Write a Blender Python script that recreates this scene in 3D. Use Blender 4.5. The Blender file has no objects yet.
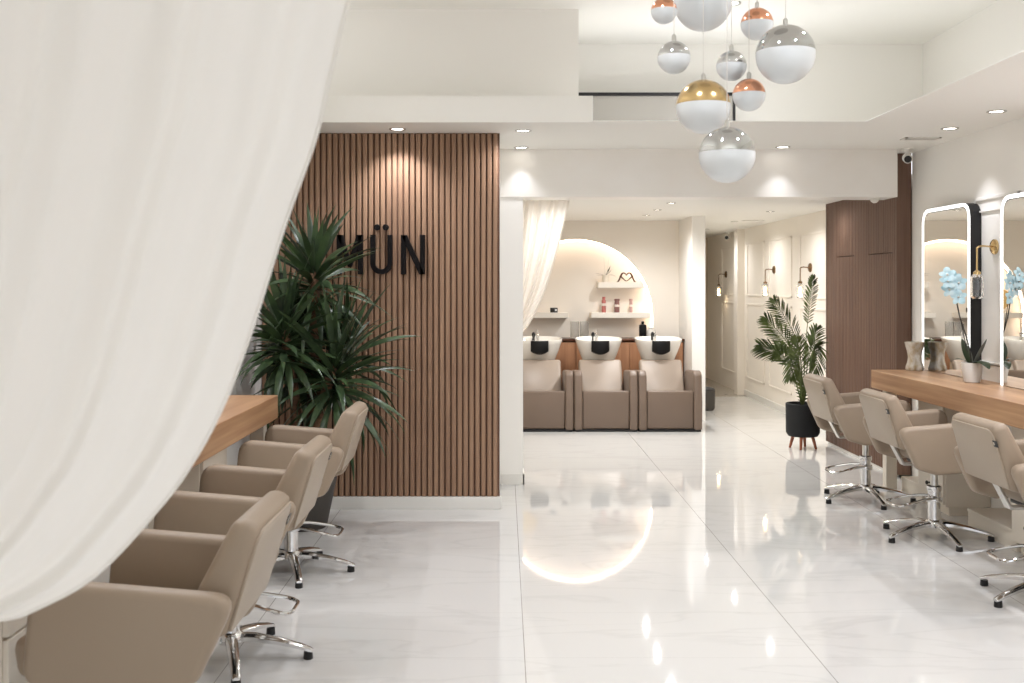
import bpy, bmesh, math, random
from mathutils import Vector, Matrix
random.seed(7)
S = bpy.context.scene
COL = S.collection
PI = math.pi
EYE = 1.53          # camera height

# ------------------------------------------------------------------ colour / materials
def lin(c):
    return tuple(((v/255)/12.92 if v/255 <= .04045 else ((v/255+.055)/1.055)**2.4) for v in c)

def mat(name, rgb, rough=.5, metal=0., spec=.5, var=0., vscale=(8, 8, 8), vrgb=None, bump=0., bscale=200.,
        coat=0., emit=None, estr=0., trans=0., ior=1.45, alpha=1., sheen=0.):
    m = bpy.data.materials.new(name); m.use_nodes = True
    nt = m.node_tree; b = nt.nodes['Principled BSDF']
    c = lin(rgb) + (1,)
    b.inputs['Base Color'].default_value = c
    b.inputs['Roughness'].default_value = rough
    b.inputs['Metallic'].default_value = metal
    b.inputs['Specular IOR Level'].default_value = spec
    b.inputs['Coat Weight'].default_value = coat
    b.inputs['Transmission Weight'].default_value = trans
    b.inputs['IOR'].default_value = ior
    b.inputs['Alpha'].default_value = alpha
    if sheen: b.inputs['Sheen Weight'].default_value = sheen
    if emit:
        b.inputs['Emission Color'].default_value = lin(emit) + (1,)
        b.inputs['Emission Strength'].default_value = estr
    if var or vrgb or bump:
        tc = nt.nodes.new('ShaderNodeTexCoord')
    if var or vrgb:
        mp = nt.nodes.new('ShaderNodeMapping'); mp.inputs['Scale'].default_value = vscale
        nz = nt.nodes.new('ShaderNodeTexNoise'); nz.inputs['Scale'].default_value = 1; nz.inputs['Detail'].default_value = 5
        rp = nt.nodes.new('ShaderNodeValToRGB')
        rp.color_ramp.elements[0].position = .3; rp.color_ramp.elements[1].position = .7
        if vrgb: a = lin(vrgb)
        else: a = tuple(max(0, x*(1-var)) for x in c[:3])
        rp.color_ramp.elements[0].color = a + (1,)
        rp.color_ramp.elements[1].color = c
        nt.links.new(tc.outputs['Object'], mp.inputs['Vector']); nt.links.new(mp.outputs['Vector'], nz.inputs['Vector'])
        nt.links.new(nz.outputs['Fac'], rp.inputs['Fac']); nt.links.new(rp.outputs['Color'], b.inputs['Base Color'])
    if bump:
        n2 = nt.nodes.new('ShaderNodeTexNoise'); n2.inputs['Scale'].default_value = bscale
        bp = nt.nodes.new('ShaderNodeBump'); bp.inputs['Strength'].default_value = bump; bp.inputs['Distance'].default_value = .002
        nt.links.new(tc.outputs['Object'], n2.inputs['Vector']); nt.links.new(n2.outputs['Fac'], bp.inputs['Height'])
        nt.links.new(bp.outputs['Normal'], b.inputs['Normal'])
    return m

def cloth_mat(name, rgb, tr=.35):
    m = bpy.data.materials.new(name); m.use_nodes = True
    nt = m.node_tree; nt.nodes.clear()
    out = nt.nodes.new('ShaderNodeOutputMaterial'); mx = nt.nodes.new('ShaderNodeMixShader')
    d = nt.nodes.new('ShaderNodeBsdfDiffuse'); t = nt.nodes.new('ShaderNodeBsdfTranslucent')
    tc = nt.nodes.new('ShaderNodeTexCoord'); nz = nt.nodes.new('ShaderNodeTexNoise'); nz.inputs['Scale'].default_value = 900
    bp = nt.nodes.new('ShaderNodeBump'); bp.inputs['Strength'].default_value = .12; bp.inputs['Distance'].default_value = .001
    nt.links.new(tc.outputs['Object'], nz.inputs['Vector']); nt.links.new(nz.outputs['Fac'], bp.inputs['Height'])
    nt.links.new(bp.outputs['Normal'], d.inputs['Normal'])
    d.inputs['Color'].default_value = lin(rgb)+(1,); t.inputs['Color'].default_value = lin(rgb)+(1,)
    mx.inputs[0].default_value = tr
    nt.links.new(d.outputs[0], mx.inputs[1]); nt.links.new(t.outputs[0], mx.inputs[2]); nt.links.new(mx.outputs[0], out.inputs[0])
    return m

def marble_floor():
    m = bpy.data.materials.new('polished_marble_tile'); m.use_nodes = True
    nt = m.node_tree; b = nt.nodes['Principled BSDF']; L = nt.links.new
    tc = nt.nodes.new('ShaderNodeTexCoord'); sp = nt.nodes.new('ShaderNodeSeparateXYZ'); L(tc.outputs['Object'], sp.inputs[0])
    def mth(op, a, v):
        n = nt.nodes.new('ShaderNodeMath'); n.operation = op
        if hasattr(a, 'links'): L(a, n.inputs[0])
        else: n.inputs[0].default_value = a
        if hasattr(v, 'links'): L(v, n.inputs[1])
        else: n.inputs[1].default_value = v
        return n.outputs[0]
    def seam(o, off, size, w):
        t = mth('ADD', o, 100*size - off); t = mth('FLOORED_MODULO', t, size)
        a = mth('SUBTRACT', size, t); t = mth('MINIMUM', t, a)
        return mth('LESS_THAN', t, w)
    sx = seam(sp.outputs['X'], .085, 1.2, .0017); sy = seam(sp.outputs['Y'], 4.36, .6, .0013)
    # seams across are tighter and paler
    sy = mth('MULTIPLY', sy, .3)
    sm = mth('MAXIMUM', sx, sy)
    # soft grey veins, broken and different in every tile
    mp = nt.nodes.new('ShaderNodeMapping'); mp.inputs['Rotation'].default_value = (0, 0, .35); mp.inputs['Scale'].default_value = (.7, 2.6, 1)
    L(tc.outputs['Object'], mp.inputs[0])
    nz = nt.nodes.new('ShaderNodeTexNoise'); nz.inputs['Scale'].default_value = 1.3; nz.inputs['Detail'].default_value = 7; nz.inputs['Distortion'].default_value = .8
    L(mp.outputs[0], nz.inputs['Vector'])
    v = mth('SUBTRACT', nz.outputs['Fac'], .5); v = mth('ABSOLUTE', v, 0)
    rp = nt.nodes.new('ShaderNodeValToRGB'); e = rp.color_ramp.elements
    e[0].position = 0; e[0].color = lin((203, 202, 199))+(1,); e[1].position = .03; e[1].color = lin((209, 208, 205))+(1,)
    L(v, rp.inputs['Fac'])
    mx = nt.nodes.new('ShaderNodeMix'); mx.data_type = 'RGBA'
    L(sm, mx.inputs[0]); L(rp.outputs['Color'], mx.inputs[6]); mx.inputs[7].default_value = lin((140, 137, 131))+(1,)
    L(mx.outputs[2], b.inputs['Base Color'])
    b.inputs['Roughness'].default_value = .04; b.inputs['Specular IOR Level'].default_value = .5
    return m

M = {}
M['white'] = mat('white_paint', (236, 234, 229), .6, bump=.05, bscale=60)
M['ceil'] = mat('ceiling_paint', (238, 237, 232), .7, bump=.03, bscale=60)
M['marblewall'] = mat('cream_marble_panel', (242, 240, 236), .4, vrgb=(235, 231, 224), vscale=(1.5, 1.5, 2.2))
M['cream'] = mat('cream_panelled_paint', (234, 227, 217), .5, var=.03, vscale=(2, 2, 2))
M['corr'] = mat('warm_beige_paint', (222, 208, 188), .5)
M['floor'] = marble_floor()
M['grey_floor'] = mat('grey_stone_floor', (170, 162, 150), .15, var=.1)
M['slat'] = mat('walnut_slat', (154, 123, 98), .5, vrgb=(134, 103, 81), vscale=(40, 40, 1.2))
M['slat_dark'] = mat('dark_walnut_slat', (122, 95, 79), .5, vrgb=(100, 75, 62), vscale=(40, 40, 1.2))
M['slat_gap'] = mat('slat_backing_felt', (100, 74, 59), .9)
M['slat_gap_dark'] = mat('dark_slat_backing', (52, 36, 31), .9)
M['oak'] = mat('oak_worktop', (192, 155, 119), .38, vrgb=(150, 109, 77), vscale=(9, .8, 26), bump=.05, bscale=90)
M['oakdoor'] = mat('oak_veneer', (168, 124, 92), .45, vrgb=(140, 98, 70), vscale=(26, 26, 1.2))
M['leather'] = mat('taupe_leather', (150, 134, 116), .46, spec=.4, bump=.12, bscale=260)
M['leather_lt'] = mat('taupe_leather_shell', (160, 146, 129), .42, spec=.4, bump=.1, bscale=260)  # paler than the arms: light on the back panel put into the colour
M['leather_wash'] = mat('dark_taupe_leather', (108, 92, 80), .42, spec=.45, bump=.1, bscale=260)  # darker leather, with the shade on the chair fronts put into the colour
M['leather_wash_lt'] = mat('dark_taupe_leather_back', (150, 135, 121), .36, spec=.5, bump=.1, bscale=260)  # same wash chair leather, paler for the light falling on the backrest
M['chrome'] = mat('chrome', (222, 222, 222), .08, 1.)
M['steel'] = mat('brushed_steel', (205, 203, 198), .28, 1.)
M['black'] = mat('black_plastic', (22, 21, 21), .45)
M['blackm'] = mat('black_letter_metal', (15, 11, 11), .55, spec=.15)
M['tagw'] = mat('tag_emboss', (196, 186, 170), .5)
M['mirror'] = mat('mirror_glass', (236, 236, 234), .0, 1.)
M['led'] = mat('led_strip_cool', (255, 255, 255), .5, emit=(255, 255, 252), estr=1.6)
M['ledwarm'] = mat('led_strip_warm', (255, 240, 220), .5, emit=(255, 236, 218), estr=9.)
M['lens'] = mat('downlight_lens', (255, 255, 255), .5, emit=(255, 249, 240), estr=9.)
M['bulb'] = mat('lamp_filament', (255, 220, 170), .5, emit=(255, 214, 150), estr=14.)
M['trim'] = mat('white_trim_metal', (222, 220, 214), .3)
M['silvertrim'] = mat('silver_trim_ring', (176, 174, 168), .3, .8)
M['frost'] = mat('frosted_glass', (222, 226, 228), .28, spec=.5, trans=.0, coat=.5)
M['copper'] = mat('copper_plate', (240, 176, 142), .16, 1.)
M['gold'] = mat('gold_plate', (214, 184, 132), .2, 1.)
M['brass'] = mat('aged_brass', (128, 104, 78), .35, 1.)
M['cord'] = mat('clear_cord', (214, 210, 204), .4)
M['curtain'] = cloth_mat('sheer_white_curtain', (244, 242, 238), .45)
M['curtain2'] = cloth_mat('sheer_cream_curtain', (244, 240, 234), .4)
M['leaf'] = mat('yucca_leaf', (66, 86, 52), .36, vrgb=(36, 50, 34), vscale=(9, 9, 9))
M['bark'] = mat('yucca_bark', (120, 88, 62), .85, vrgb=(70, 50, 38), vscale=(20, 20, 60), bump=.6, bscale=60)
M['palm'] = mat('palm_leaflet', (106, 120, 64), .42, vrgb=(46, 62, 36), vscale=(10, 10, 10))
M['pot'] = mat('charcoal_pot', (26, 27, 28), .6, spec=.3)
M['potgrey'] = mat('dark_grey_pot', (70, 66, 62), .6)
M['potwhite'] = mat('white_ceramic', (212, 209, 203), .35)
M['soil'] = mat('potting_soil', (50, 38, 30), .95)
M['legwood'] = mat('red_brown_wood', (150, 88, 60), .45, var=.2, vscale=(30, 30, 3))
M['orchid'] = mat('blue_orchid_petal', (164, 210, 224), .5, vrgb=(214, 233, 238), vscale=(22, 22, 22))
M['orchidleaf'] = mat('orchid_leaf', (44, 54, 34), .35)
M['stem'] = mat('dark_stem', (44, 40, 34), .6)
M['ceramic'] = mat('glazed_ceramic', (226, 222, 214), .12)
M['rubber'] = mat('black_rubber', (12, 11, 11), .5, spec=.25)
M['glass'] = mat('clear_glass', (240, 240, 238), .03, trans=.92, ior=1.4)
M['tint'] = mat('tinted_balustrade_glass', (170, 166, 158), .04, spec=.5, alpha=.75)
M['cabinet'] = mat('cream_lacquer', (222, 214, 200), .4)
M['shelf'] = mat('white_shelf', (226, 220, 210), .5)
M['pinkbottle'] = mat('coral_bottle', (176, 104, 98), .35)
M['rosebottle'] = mat('dusty_rose_bottle', (128, 90, 86), .35)
M['greybottle'] = mat('mauve_bottle', (186, 150, 144), .35)
M['label'] = mat('paper_label', (226, 214, 206), .6)
M['bronze'] = mat('dark_bronze', (84, 52, 36), .35, .6)
M['marblevase'] = mat('gold_veined_glass', (240, 238, 230), .08, trans=.2, vrgb=(190, 166, 124), vscale=(30, 30, 18), spec=.6)

# ------------------------------------------------------------------ mesh helpers
def rot_to(d):
    return Vector((0, 0, 1)).rotation_difference(Vector(d).normalized()).to_matrix().to_4x4()

class MB:
    def __init__(self): self.bm = bmesh.new()
    def _merge(self, b2):
        me = bpy.data.meshes.new('t'); b2.to_mesh(me); b2.free(); self.bm.from_mesh(me); bpy.data.meshes.remove(me)
    def hexa(self, v, bevel=0, seg=3):
        b = bmesh.new(); q = [b.verts.new(p) for p in v]
        for f in ((0, 3, 2, 1), (4, 5, 6, 7), (0, 1, 5, 4), (1, 2, 6, 5), (2, 3, 7, 6), (3, 0, 4, 7)):
            b.faces.new([q[i] for i in f])
        if bevel: bmesh.ops.bevel(b, geom=b.edges[:], offset=bevel, segments=seg, profile=.5, affect='EDGES')
        bmesh.ops.recalc_face_normals(b, faces=b.faces[:])
        self._merge(b); return self
    def box(self, a, c, bevel=0, seg=2):
        x0, y0, z0 = a; x1, y1, z1 = c
        return self.hexa([(x0, y0, z0), (x1, y0, z0), (x1, y1, z0), (x0, y1, z0), (x0, y0, z1), (x1, y0, z1), (x1, y1, z1), (x0, y1, z1)], bevel, seg)
    def loft(self, rings, closed=True, cap0=True, cap1=True):
        vs = [[self.bm.verts.new(p) for p in r] for r in rings]
        n = len(vs[0]); k = n if closed else n-1
        fs = []
        for a, b in zip(vs, vs[1:]):
            for i in range(k): fs.append(self.bm.faces.new((a[i], a[(i+1) % n], b[(i+1) % n], b[i])))
        if closed and cap0: fs.append(self.bm.faces.new(vs[0][::-1]))
        if closed and cap1: fs.append(self.bm.faces.new(vs[-1]))
        return self
    def tube(self, pts, r, n=8, caps=True):
        pts = [Vector(p) for p in pts]; rr = r if isinstance(r, (list, tuple)) else [r]*len(pts)
        rings = []; ref = None
        for i, p in enumerate(pts):
            d = (pts[min(i+1, len(pts)-1)] - pts[max(i-1, 0)]).normalized()
            if ref is None: ref = d.orthogonal().normalized()
            ref = (ref - d*ref.dot(d))
            ref = ref.normalized() if ref.length > 1e-6 else d.orthogonal().normalized()
            bi = d.cross(ref)
            rings.append([p + (ref*math.cos(2*PI*j/n) + bi*math.sin(2*PI*j/n))*rr[i] for j in range(n)])
        return self.loft(rings, True, caps, caps)
    def cyl(self, p0, p1, r, n=20, r1=None): return self.tube([p0, p1], [r, r if r1 is None else r1], n)
    def lathe(self, prof, c=(0, 0, 0), n=28, axis=None, cap0=True, cap1=True):
        mt = rot_to(axis) if axis else Matrix()
        rings = [[Vector(c) + mt @ Vector((r*math.cos(2*PI*j/n), r*math.sin(2*PI*j/n), z)) for j in range(n)] for r, z in prof]
        return self.loft(rings, True, cap0, cap1)
    def sphere(self, c, r, a0=-PI/2, a1=PI/2, n=32, k=14, sc=(1, 1, 1)):
        pr = []
        for i in range(k+1):
            a = a0+(a1-a0)*i/k; pr.append((max(r*math.cos(a), 1e-4), r*math.sin(a)))
        rings = [[Vector(c)+Vector((q*math.cos(2*PI*j/n)*sc[0], q*math.sin(2*PI*j/n)*sc[1], z*sc[2])) for j in range(n)] for q, z in pr]
        return self.loft(rings)
    def prism(self, poly, fn, t0, t1, bevel=0, seg=3):
        """poly: 2-D outline; fn(u, v, t) -> 3-D point; extruded t0..t1"""
        b = bmesh.new()
        A = [b.verts.new(fn(u, v, t0)) for u, v in poly]; B = [b.verts.new(fn(u, v, t1)) for u, v in poly]
        n = len(poly)
        fa = b.faces.new(A[::-1]); fb = b.faces.new(B)
        for i in range(n): b.faces.new((A[i], A[(i+1) % n], B[(i+1) % n], B[i]))
        bmesh.ops.recalc_face_normals(b, faces=b.faces[:])
        if bevel:
            bmesh.ops.bevel(b, geom=list(set(fa.edges[:]+fb.edges[:])), offset=bevel, segments=seg, profile=.5, affect='EDGES')
        self._merge(b); return self
    def build(self, name, m, parent=None, smooth=True, loc=None):
        me = bpy.data.meshes.new(name); self.bm.to_mesh(me); self.bm.free()
        o = bpy.data.objects.new(name, me); COL.objects.link(o)
        me.materials.append(m)
        if smooth:
            for p in me.polygons: p.use_smooth = True
            try: me.set_sharp_from_angle(angle=math.radians(38))
            except Exception: pass
        if parent: o.parent = parent
        if loc: o.location = loc
        return o

def rpoly(pts, r, k=5):
    """round the corners of a 2-D polygon"""
    out = []; n = len(pts)
    for i in range(n):
        p = Vector(pts[i]); a = Vector(pts[i-1]); b = Vector(pts[(i+1) % n])
        ri = r[i] if isinstance(r, (list, tuple)) else r
        da = (a-p).normalized(); db = (b-p).normalized()
        ang = da.angle(db); t = min(ri/math.tan(ang/2), (a-p).length*.48, (b-p).length*.48)
        p0 = p+da*t; p1 = p+db*t
        for j in range(k+1):
            s = j/k; out.append(tuple((p0*(1-s)**2 + p*2*s*(1-s) + p1*s*s)))
    return out

def smooth_path(pts, k=6):
    pts = [Vector(p) for p in pts]; out = []
    for i in range(len(pts)-1):
        p0 = pts[max(i-1, 0)]; p1 = pts[i]; p2 = pts[i+1]; p3 = pts[min(i+2, len(pts)-1)]
        for j in range(k):
            t = j/k
            out.append(.5*((2*p1)+(-p0+p2)*t+(2*p0-5*p1+4*p2-p3)*t*t+(-p0+3*p1-3*p2+p3)*t**3))
    out.append(pts[-1]); return out

def tag(o, label, cat, group=None):
    o['label'] = label; o['category'] = cat
    if group: o['group'] = group
    return o
def thing(name, label, cat, loc=(0, 0, 0), rz=0, group=None):
    o = bpy.data.objects.new(name, None); COL.objects.link(o); o.empty_display_size = .1
    o.location = loc; o.rotation_euler = (0, 0, rz)
    return tag(o, label, cat, group)
def dup(root, loc, rz, label, group=None):
    def cp(o, par):
        c = o.copy(); COL.objects.link(c); c.parent = par
        for ch in [q for q in o.children]: cp(ch, c)
        return c
    kids = list(root.children)
    r = root.copy(); COL.objects.link(r); r.location = loc; r.rotation_euler = (0, 0, rz); r['label'] = label
    if group: r['group'] = group
    for k in kids: cp(k, r)
    return r
def struct(name, mb, m, smooth=False):
    o = mb.build(name, m, None, smooth); o['kind'] = 'structure'; return o

# ------------------------------------------------------------------ the room
ZS = 2.57           # underside of the lowered ceiling
ZB = 2.31           # ceiling of the wash room behind
ZC = 3.38           # raised ceiling
XL, XR, XR2 = -1.66, 3.22, 3.35
YF = -2.4           # shop front

struct('floor', MB().box((-2.6, YF-3.5, -.12), (4.2, 14.55, 0)), M['floor'])
struct('floor_corridor', MB().box((-2.6, 14.552, -.12), (4.2, 18.2, -.001)), M['grey_floor'])
struct('wall_left', MB().box((XL-.15, YF, 0), (XL, 7.45, ZC)), M['white'])
struct('wall_right', MB().box((XR, YF, 0), (XR+.3, 8.38, ZC)), M['white'])
struct('wall_right_washroom', MB().box((XR2, 8.38, 0), (XR2+.17, 17.6, ZB+.1)).box((3.25, 14.78, 0), (XR2, 15.0, ZB)), M['cream'])
struct('wall_end', MB().box((2.0, 17.5, 0), (XR2+.17, 17.65, ZB+.1)), M['corr'])
struct('wall_partition', MB().box((2.125, 12.0, 0), (2.275, 17.5, ZB), ), M['white'])
struct('wall_left_washroom', MB().box((-1.0, 7.46, 0), (-.85, 13.2, ZB+.1)), M['cream'])
# core behind the slats, white pier and beam over the opening
struct('wall_centre', MB().box((XL, 7.30, 0), (-.03, 7.46, ZS)).box((-.85, 7.46, 0), (-.03, 8.18, ZS)), M['white'])
struct('trim_pier', MB().box((-.03, 8.15, 0), (.146, 8.42, 2.205)), M['white'])
struct('trim_beam', MB().box((-.03, 8.14, 2.205), (3.016, 8.44, ZS)), M['marblewall'])
# ceilings
c = MB()
c.box((XL, YF, ZC), (XR, 8.3, ZC+.1))
struct('ceiling', c, M['ceil'])
c = MB()
c.box((XL, YF, ZS), (-1.17, 6.79, ZS+.17))                # left run
c.box((XL, 6.79, ZS), (.569, 7.30, ZS+.17))               # over the slat wall, with upstand
c.box((-.03, 7.30, ZS), (.569, 8.44, ZS+.006))
c.box((.569, 6.76, ZS), (2.31, 8.44, ZS+.006))            # thin far run
c.box((2.31, YF, ZS), (XR, 8.44, ZS+.006))                # right run
c.box((-1.17, YF, ZS), (2.31, 2.1, ZS+.17))               # front run
struct('ceiling_lowered', c, M['ceil'])
struct('wall_upper', MB().box((XL, 7.12, ZS+.17), (.50, 7.3, ZC)).box((.50, 8.16, ZS+.006), (XR, 8.3, ZC)).box((.45, 7.3, ZS+.006), (.50, 8.3, ZC)), M['white'])
struct('ceiling_washroom', MB().box((-1.0, 8.44, ZB), (XR2+.17, 17.6, ZB+.1)), M['ceil'])
struct('wall_front', MB().box((XL-.15, YF-.15, ZS-.1), (XR+.3, YF, ZC)), M['white'])

# back wall with the arched niche
AX, AZ, AR = .875, 1.15, .935
YW = 12.9
def arch_pts(r, n=40, zbot=.0):
    p = [(AX-r, zbot)] + [(AX-r*math.cos(PI*i/n), AZ+r*math.sin(PI*i/n)) for i in range(n+1)] + [(AX+r, zbot)]
    return p
w = MB()
ap = arch_pts(AR)
X0, X1, ZT = -.85, 2.125, ZB
n = len(ap); bm = w.bm
def clampout(p):
    x, z = p
    if z < AZ: return (X0 if x < AX else X1, z)
    a = math.atan2(z-AZ, x-AX); dx, dz = math.cos(a), math.sin(a)
    ts = []
    if dx > 1e-6: ts.append((X1-AX)/dx)
    if dx < -1e-6: ts.append((X0-AX)/dx)
    if dz > 1e-6: ts.append((ZT-AZ)/dz)
    t = min(ts); return (AX+dx*t, AZ+dz*t)
ip = [bm.verts.new((x, YW, z)) for x, z in ap]; bp_ = [bm.verts.new((x, YW+.15, z)) for x, z in ap]
op = [bm.verts.new((*[clampout(p)[0]], YW, clampout(p)[1])) for p in ap]
for i in range(n-1):
    bm.faces.new((op[i], op[i+1], ip[i+1], ip[i])); bm.faces.new((ip[i], ip[i+1], bp_[i+1], bp_[i]))
for cx in (X0, X1):       # fill the two top corners
    cand = sorted(range(n), key=lambda i: (op[i].co.x-cx)**2+(op[i].co.z-ZT)**2)[:6]
    best = [i for i in range(n-1) if (abs(op[i].co.z-ZT) < 1e-4) != (abs(op[i+1].co.z-ZT) < 1e-4) and abs(op[i].co.x-cx) < .6]
    for i in best: bm.faces.new((op[i], bm.verts.new((cx, YW, ZT)), op[i+1]))
w.box((X0, YW+.15, 0), (X1, YW+.25, ZB))
bmesh.ops.recalc_face_normals(bm, faces=bm.faces[:])
struct('wall_back', w, M['cream'])
led = MB().tube([(AX-(AR-.012), YW+.04, .9)] + [(AX-(AR-.012)*math.cos(PI*i/48), YW+.04, AZ+(AR-.012)*math.sin(PI*i/48)) for i in range(49)] + [(AX+(AR-.012), YW+.04, .9)], .011, 8)
tag(led.build('led_strip', M['ledwarm']), 'warm glowing light strip around the arched wall niche', 'light strip')

# skirting and mouldings
struct('baseboard_centre', MB().box((XL, 7.245, 0), (-.02, 7.30, .083), .004), M['trim'])
struct('baseboard_pier', MB().box((-.02, 8.135, 0), (.156, 8.15, .08)).box((.146, 8.135, 0), (.156, 8.42, .08)), M['trim'])
struct('baseboard_right', MB().box((3.115, 8.45, 0), (3.14, 10.2, .03)).box((XR2-.012, 10.3, 0), (XR2, 14.77, .08)), M['trim'])
def frame(mb, x, y0, y1, z0, z1, t=.022, d=.012):
    mb.box((x-d, y0, z0), (x, y1, z0+t), .003); mb.box((x-d, y0, z1-t), (x, y1, z1), .003)
    mb.box((x-d, y0, z0), (x, y0+t, z1), .003); mb.box((x-d, y1-t, z0), (x, y1, z1), .003)
t = MB()
for y0, y1 in ((10.75, 12.0), (12.35, 13.4), (13.65, 14.6), (15.2, 16.3)):
    frame(t, XR2, y0, y1, 1.38, 2.1); frame(t, XR2, y0, y1, .25, 1.28)
struct('trim_1', t, M['cream'])
t = MB()
frame(t, XR, 6.62, 7.26, 1.0, 2.12); frame(t, XR, 6.68, 7.20, 1.0, 2.03, .012)
struct('trim_2', t, M['white'])

# ------------------------------------------------------------------ slat walls
s = thing('slat_wall_panel', 'walnut brown vertical slat wall behind the black letters', 'wall panel', (0, 7.27, 0))
MB().box((XL+.001, .012, .083), (-.03, .03, ZS)).build('backing_board', M['slat_gap'], s, False)
b = MB(); x = XL+.005
while x < -.04:
    b.box((x, -.010, .083), (x+.031, .013, ZS-.001), .006, 2); x += .0405
b.build('slats', M['slat'], s, False)
XS = 3.10
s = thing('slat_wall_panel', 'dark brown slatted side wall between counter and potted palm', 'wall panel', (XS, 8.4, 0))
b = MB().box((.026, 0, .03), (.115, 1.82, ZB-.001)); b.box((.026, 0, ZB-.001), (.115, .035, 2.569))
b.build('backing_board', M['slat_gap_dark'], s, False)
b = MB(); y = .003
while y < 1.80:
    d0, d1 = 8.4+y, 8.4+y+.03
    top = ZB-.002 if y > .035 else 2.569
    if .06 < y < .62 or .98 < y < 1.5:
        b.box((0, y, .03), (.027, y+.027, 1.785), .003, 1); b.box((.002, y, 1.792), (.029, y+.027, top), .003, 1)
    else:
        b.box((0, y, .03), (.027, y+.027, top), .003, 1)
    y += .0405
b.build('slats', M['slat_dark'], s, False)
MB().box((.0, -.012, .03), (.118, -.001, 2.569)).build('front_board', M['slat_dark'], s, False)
MB().box((.0, 1.80, .03), (.249, 1.83, ZB-.002)).build('end_board', M['slat_dark'], s, False)

# black letters
sg = thing('wall_sign', 'black raised letters on the brown slat wall beside the yucca', 'sign', (-1.139, 7.252, 1.603))
def letter(polys, dots=()):
    mb = MB()
    for p in polys: mb.prism(p, lambda u, v, t: (u, t, v), -.03, .002, .002, 1)
    for (cx, cz, r) in dots: mb.prism([(cx+r*math.cos(2*PI*i/20), cz+r*math.sin(2*PI*i/20)) for i in range(20)], lambda u, v, t: (u, t, v), -.03, .002, .002, 1)
    return mb
H, W = .268, .034
Mw = .178
letter([[(0, 0), (W, 0), (W, H), (0, H)], [(Mw-W, 0), (Mw, 0), (Mw, H), (Mw-W, H)],
        [(.0, H), (W+.008, H), (Mw/2+.012, .075), (Mw/2-.012, .05), (Mw/2-.02, .05)][:4], [(Mw, H), (Mw-W-.008, H), (Mw/2-.012, .075), (Mw/2+.012, .05)]]).build('letter', M['blackm'], sg, False, (0, 0, 0))
Uw = .150; cx = Uw/2; ro = Uw/2; ri = ro-W
po = [(0, H), (0, ro)] + [(cx-ro*math.cos(PI*i/18), ro-ro*math.sin(PI*i/18)) for i in range(1, 18)] + [(Uw, ro), (Uw, H), (Uw-W, H), (Uw-W, ro)]
po += [(cx+ri*math.cos(PI*i/18), ro-ri*math.sin(PI*i/18)) for i in range(1, 18)] + [(W, ro), (W, H)]
letter([po], [(cx-.029, H+.052, .021), (cx+.029, H+.052, .021)]).build('letter', M['blackm'], sg, False, (.229, 0, 0))
Nw = .164
letter([[(0, 0), (W, 0), (W, H), (0, H)], [(Nw-W, 0), (Nw, 0), (Nw, H), (Nw-W, H)], [(0, H), (W+.006, H), (Nw, 0), (Nw-W-.006, 0)]]).build('letter', M['blackm'], sg, False, (.437, 0, 0))

# ------------------------------------------------------------------ downlights, vents, cameras
def downlight(x, y, z, label, group, power, size=1.0, spread=160, warm=(.925, .935, 1.0)):
    t_ = thing('recessed_downlight', label, 'downlight', (x, y, z), 0, group)
    MB().lathe([(.038, -.001), (.050*size, -.006), (.056*size, -.005), (.058*size, .004), (.038, .004)], cap0=False, cap1=False).build('bezel', M['silvertrim'], t_)
    MB().lathe([(.0, -.0015), (.039, -.0015), (.039, .002), (0.0001, .002)]).build('lens', M['lens'], t_)
    l = bpy.data.lights.new('downlight_lamp', 'SPOT'); l.energy = power; l.spot_size = math.radians(spread); l.spot_blend = .9
    l.shadow_soft_size = .02; l.color = warm
    o = bpy.data.objects.new('downlight_lamp', l); COL.objects.link(o); o.location = (x, y, z-.02)
    return t_
PW = 38.5
g1 = 'downlights in the lowered ceiling of the salon'
downlight(-.71, 7.08, ZS, 'recessed downlight above the black letters on the slat wall', g1, PW*1.0, spread=120)
downlight(.13, 7.15, ZS, 'recessed downlight in front of the left end of the beam, nearer of two', g1, PW*.6)
downlight(.13, 8.03, ZS, 'recessed downlight at the left end of the beam, touching its face', g1, PW*.2, spread=80)
downlight(2.1, 8.0, ZS, 'recessed downlight close to the beam, right of the lowest pendant ball', g1, PW*.25, spread=80)
downlight(2.96, 7.05, ZS, 'recessed downlight above the far mirror, beside the ceiling vent', g1, PW*.7, spread=85)
downlight(2.95, 6.36, ZS, 'recessed downlight above the near mirror by the right wall', g1, PW*.7, spread=85)
for y in (5.65, 4.95, 4.2, 3.2): downlight(2.9, y, ZS, 'recessed downlight in the right ceiling run beyond the frame', 'downlights beyond the frame', PW)  # unseen lamps added along the row to even out the light
for y in (6.0, 5.0, 4.0): downlight(-1.42, y, ZS, 'recessed downlight in the left ceiling run beyond the frame', 'downlights over the left counter', PW*.7)  # added out of view, for even light on the left side
for x in (.4, 1.2, 2.0): downlight(x, .2, ZS, 'recessed downlight in the front ceiling run beyond the frame', 'downlights by the shop front', PW*.6)  # unseen extra lamps, added to light the room from the front
downlight(1.5, 6.97, ZC, 'recessed downlight in the raised ceiling above the largest chrome ball', 'downlights in the raised ceiling', PW*1.2)
for x, y in ((0., 5.0), (1.9, 4.4), (.2, 3.0), (1.6, 3.0)): downlight(x, y, ZC, 'recessed downlight in the raised ceiling beyond the frame', 'downlights in the raised ceiling beyond the frame', PW*1.2)  # extra lamps added out of view for more even light
g2 = 'downlights in the wash room ceiling'
WARM = (.98, .975, .97)
ordn = ('first and nearest', 'second', 'third', 'fourth and farthest')
for i, y in enumerate((9.38, 10.1, 11.0, 11.87)):
    downlight(1.59, y, ZB, ordn[i]+' downlight in the row above the middle wash chair', g2, PW*1.6, .8, warm=WARM)
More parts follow.
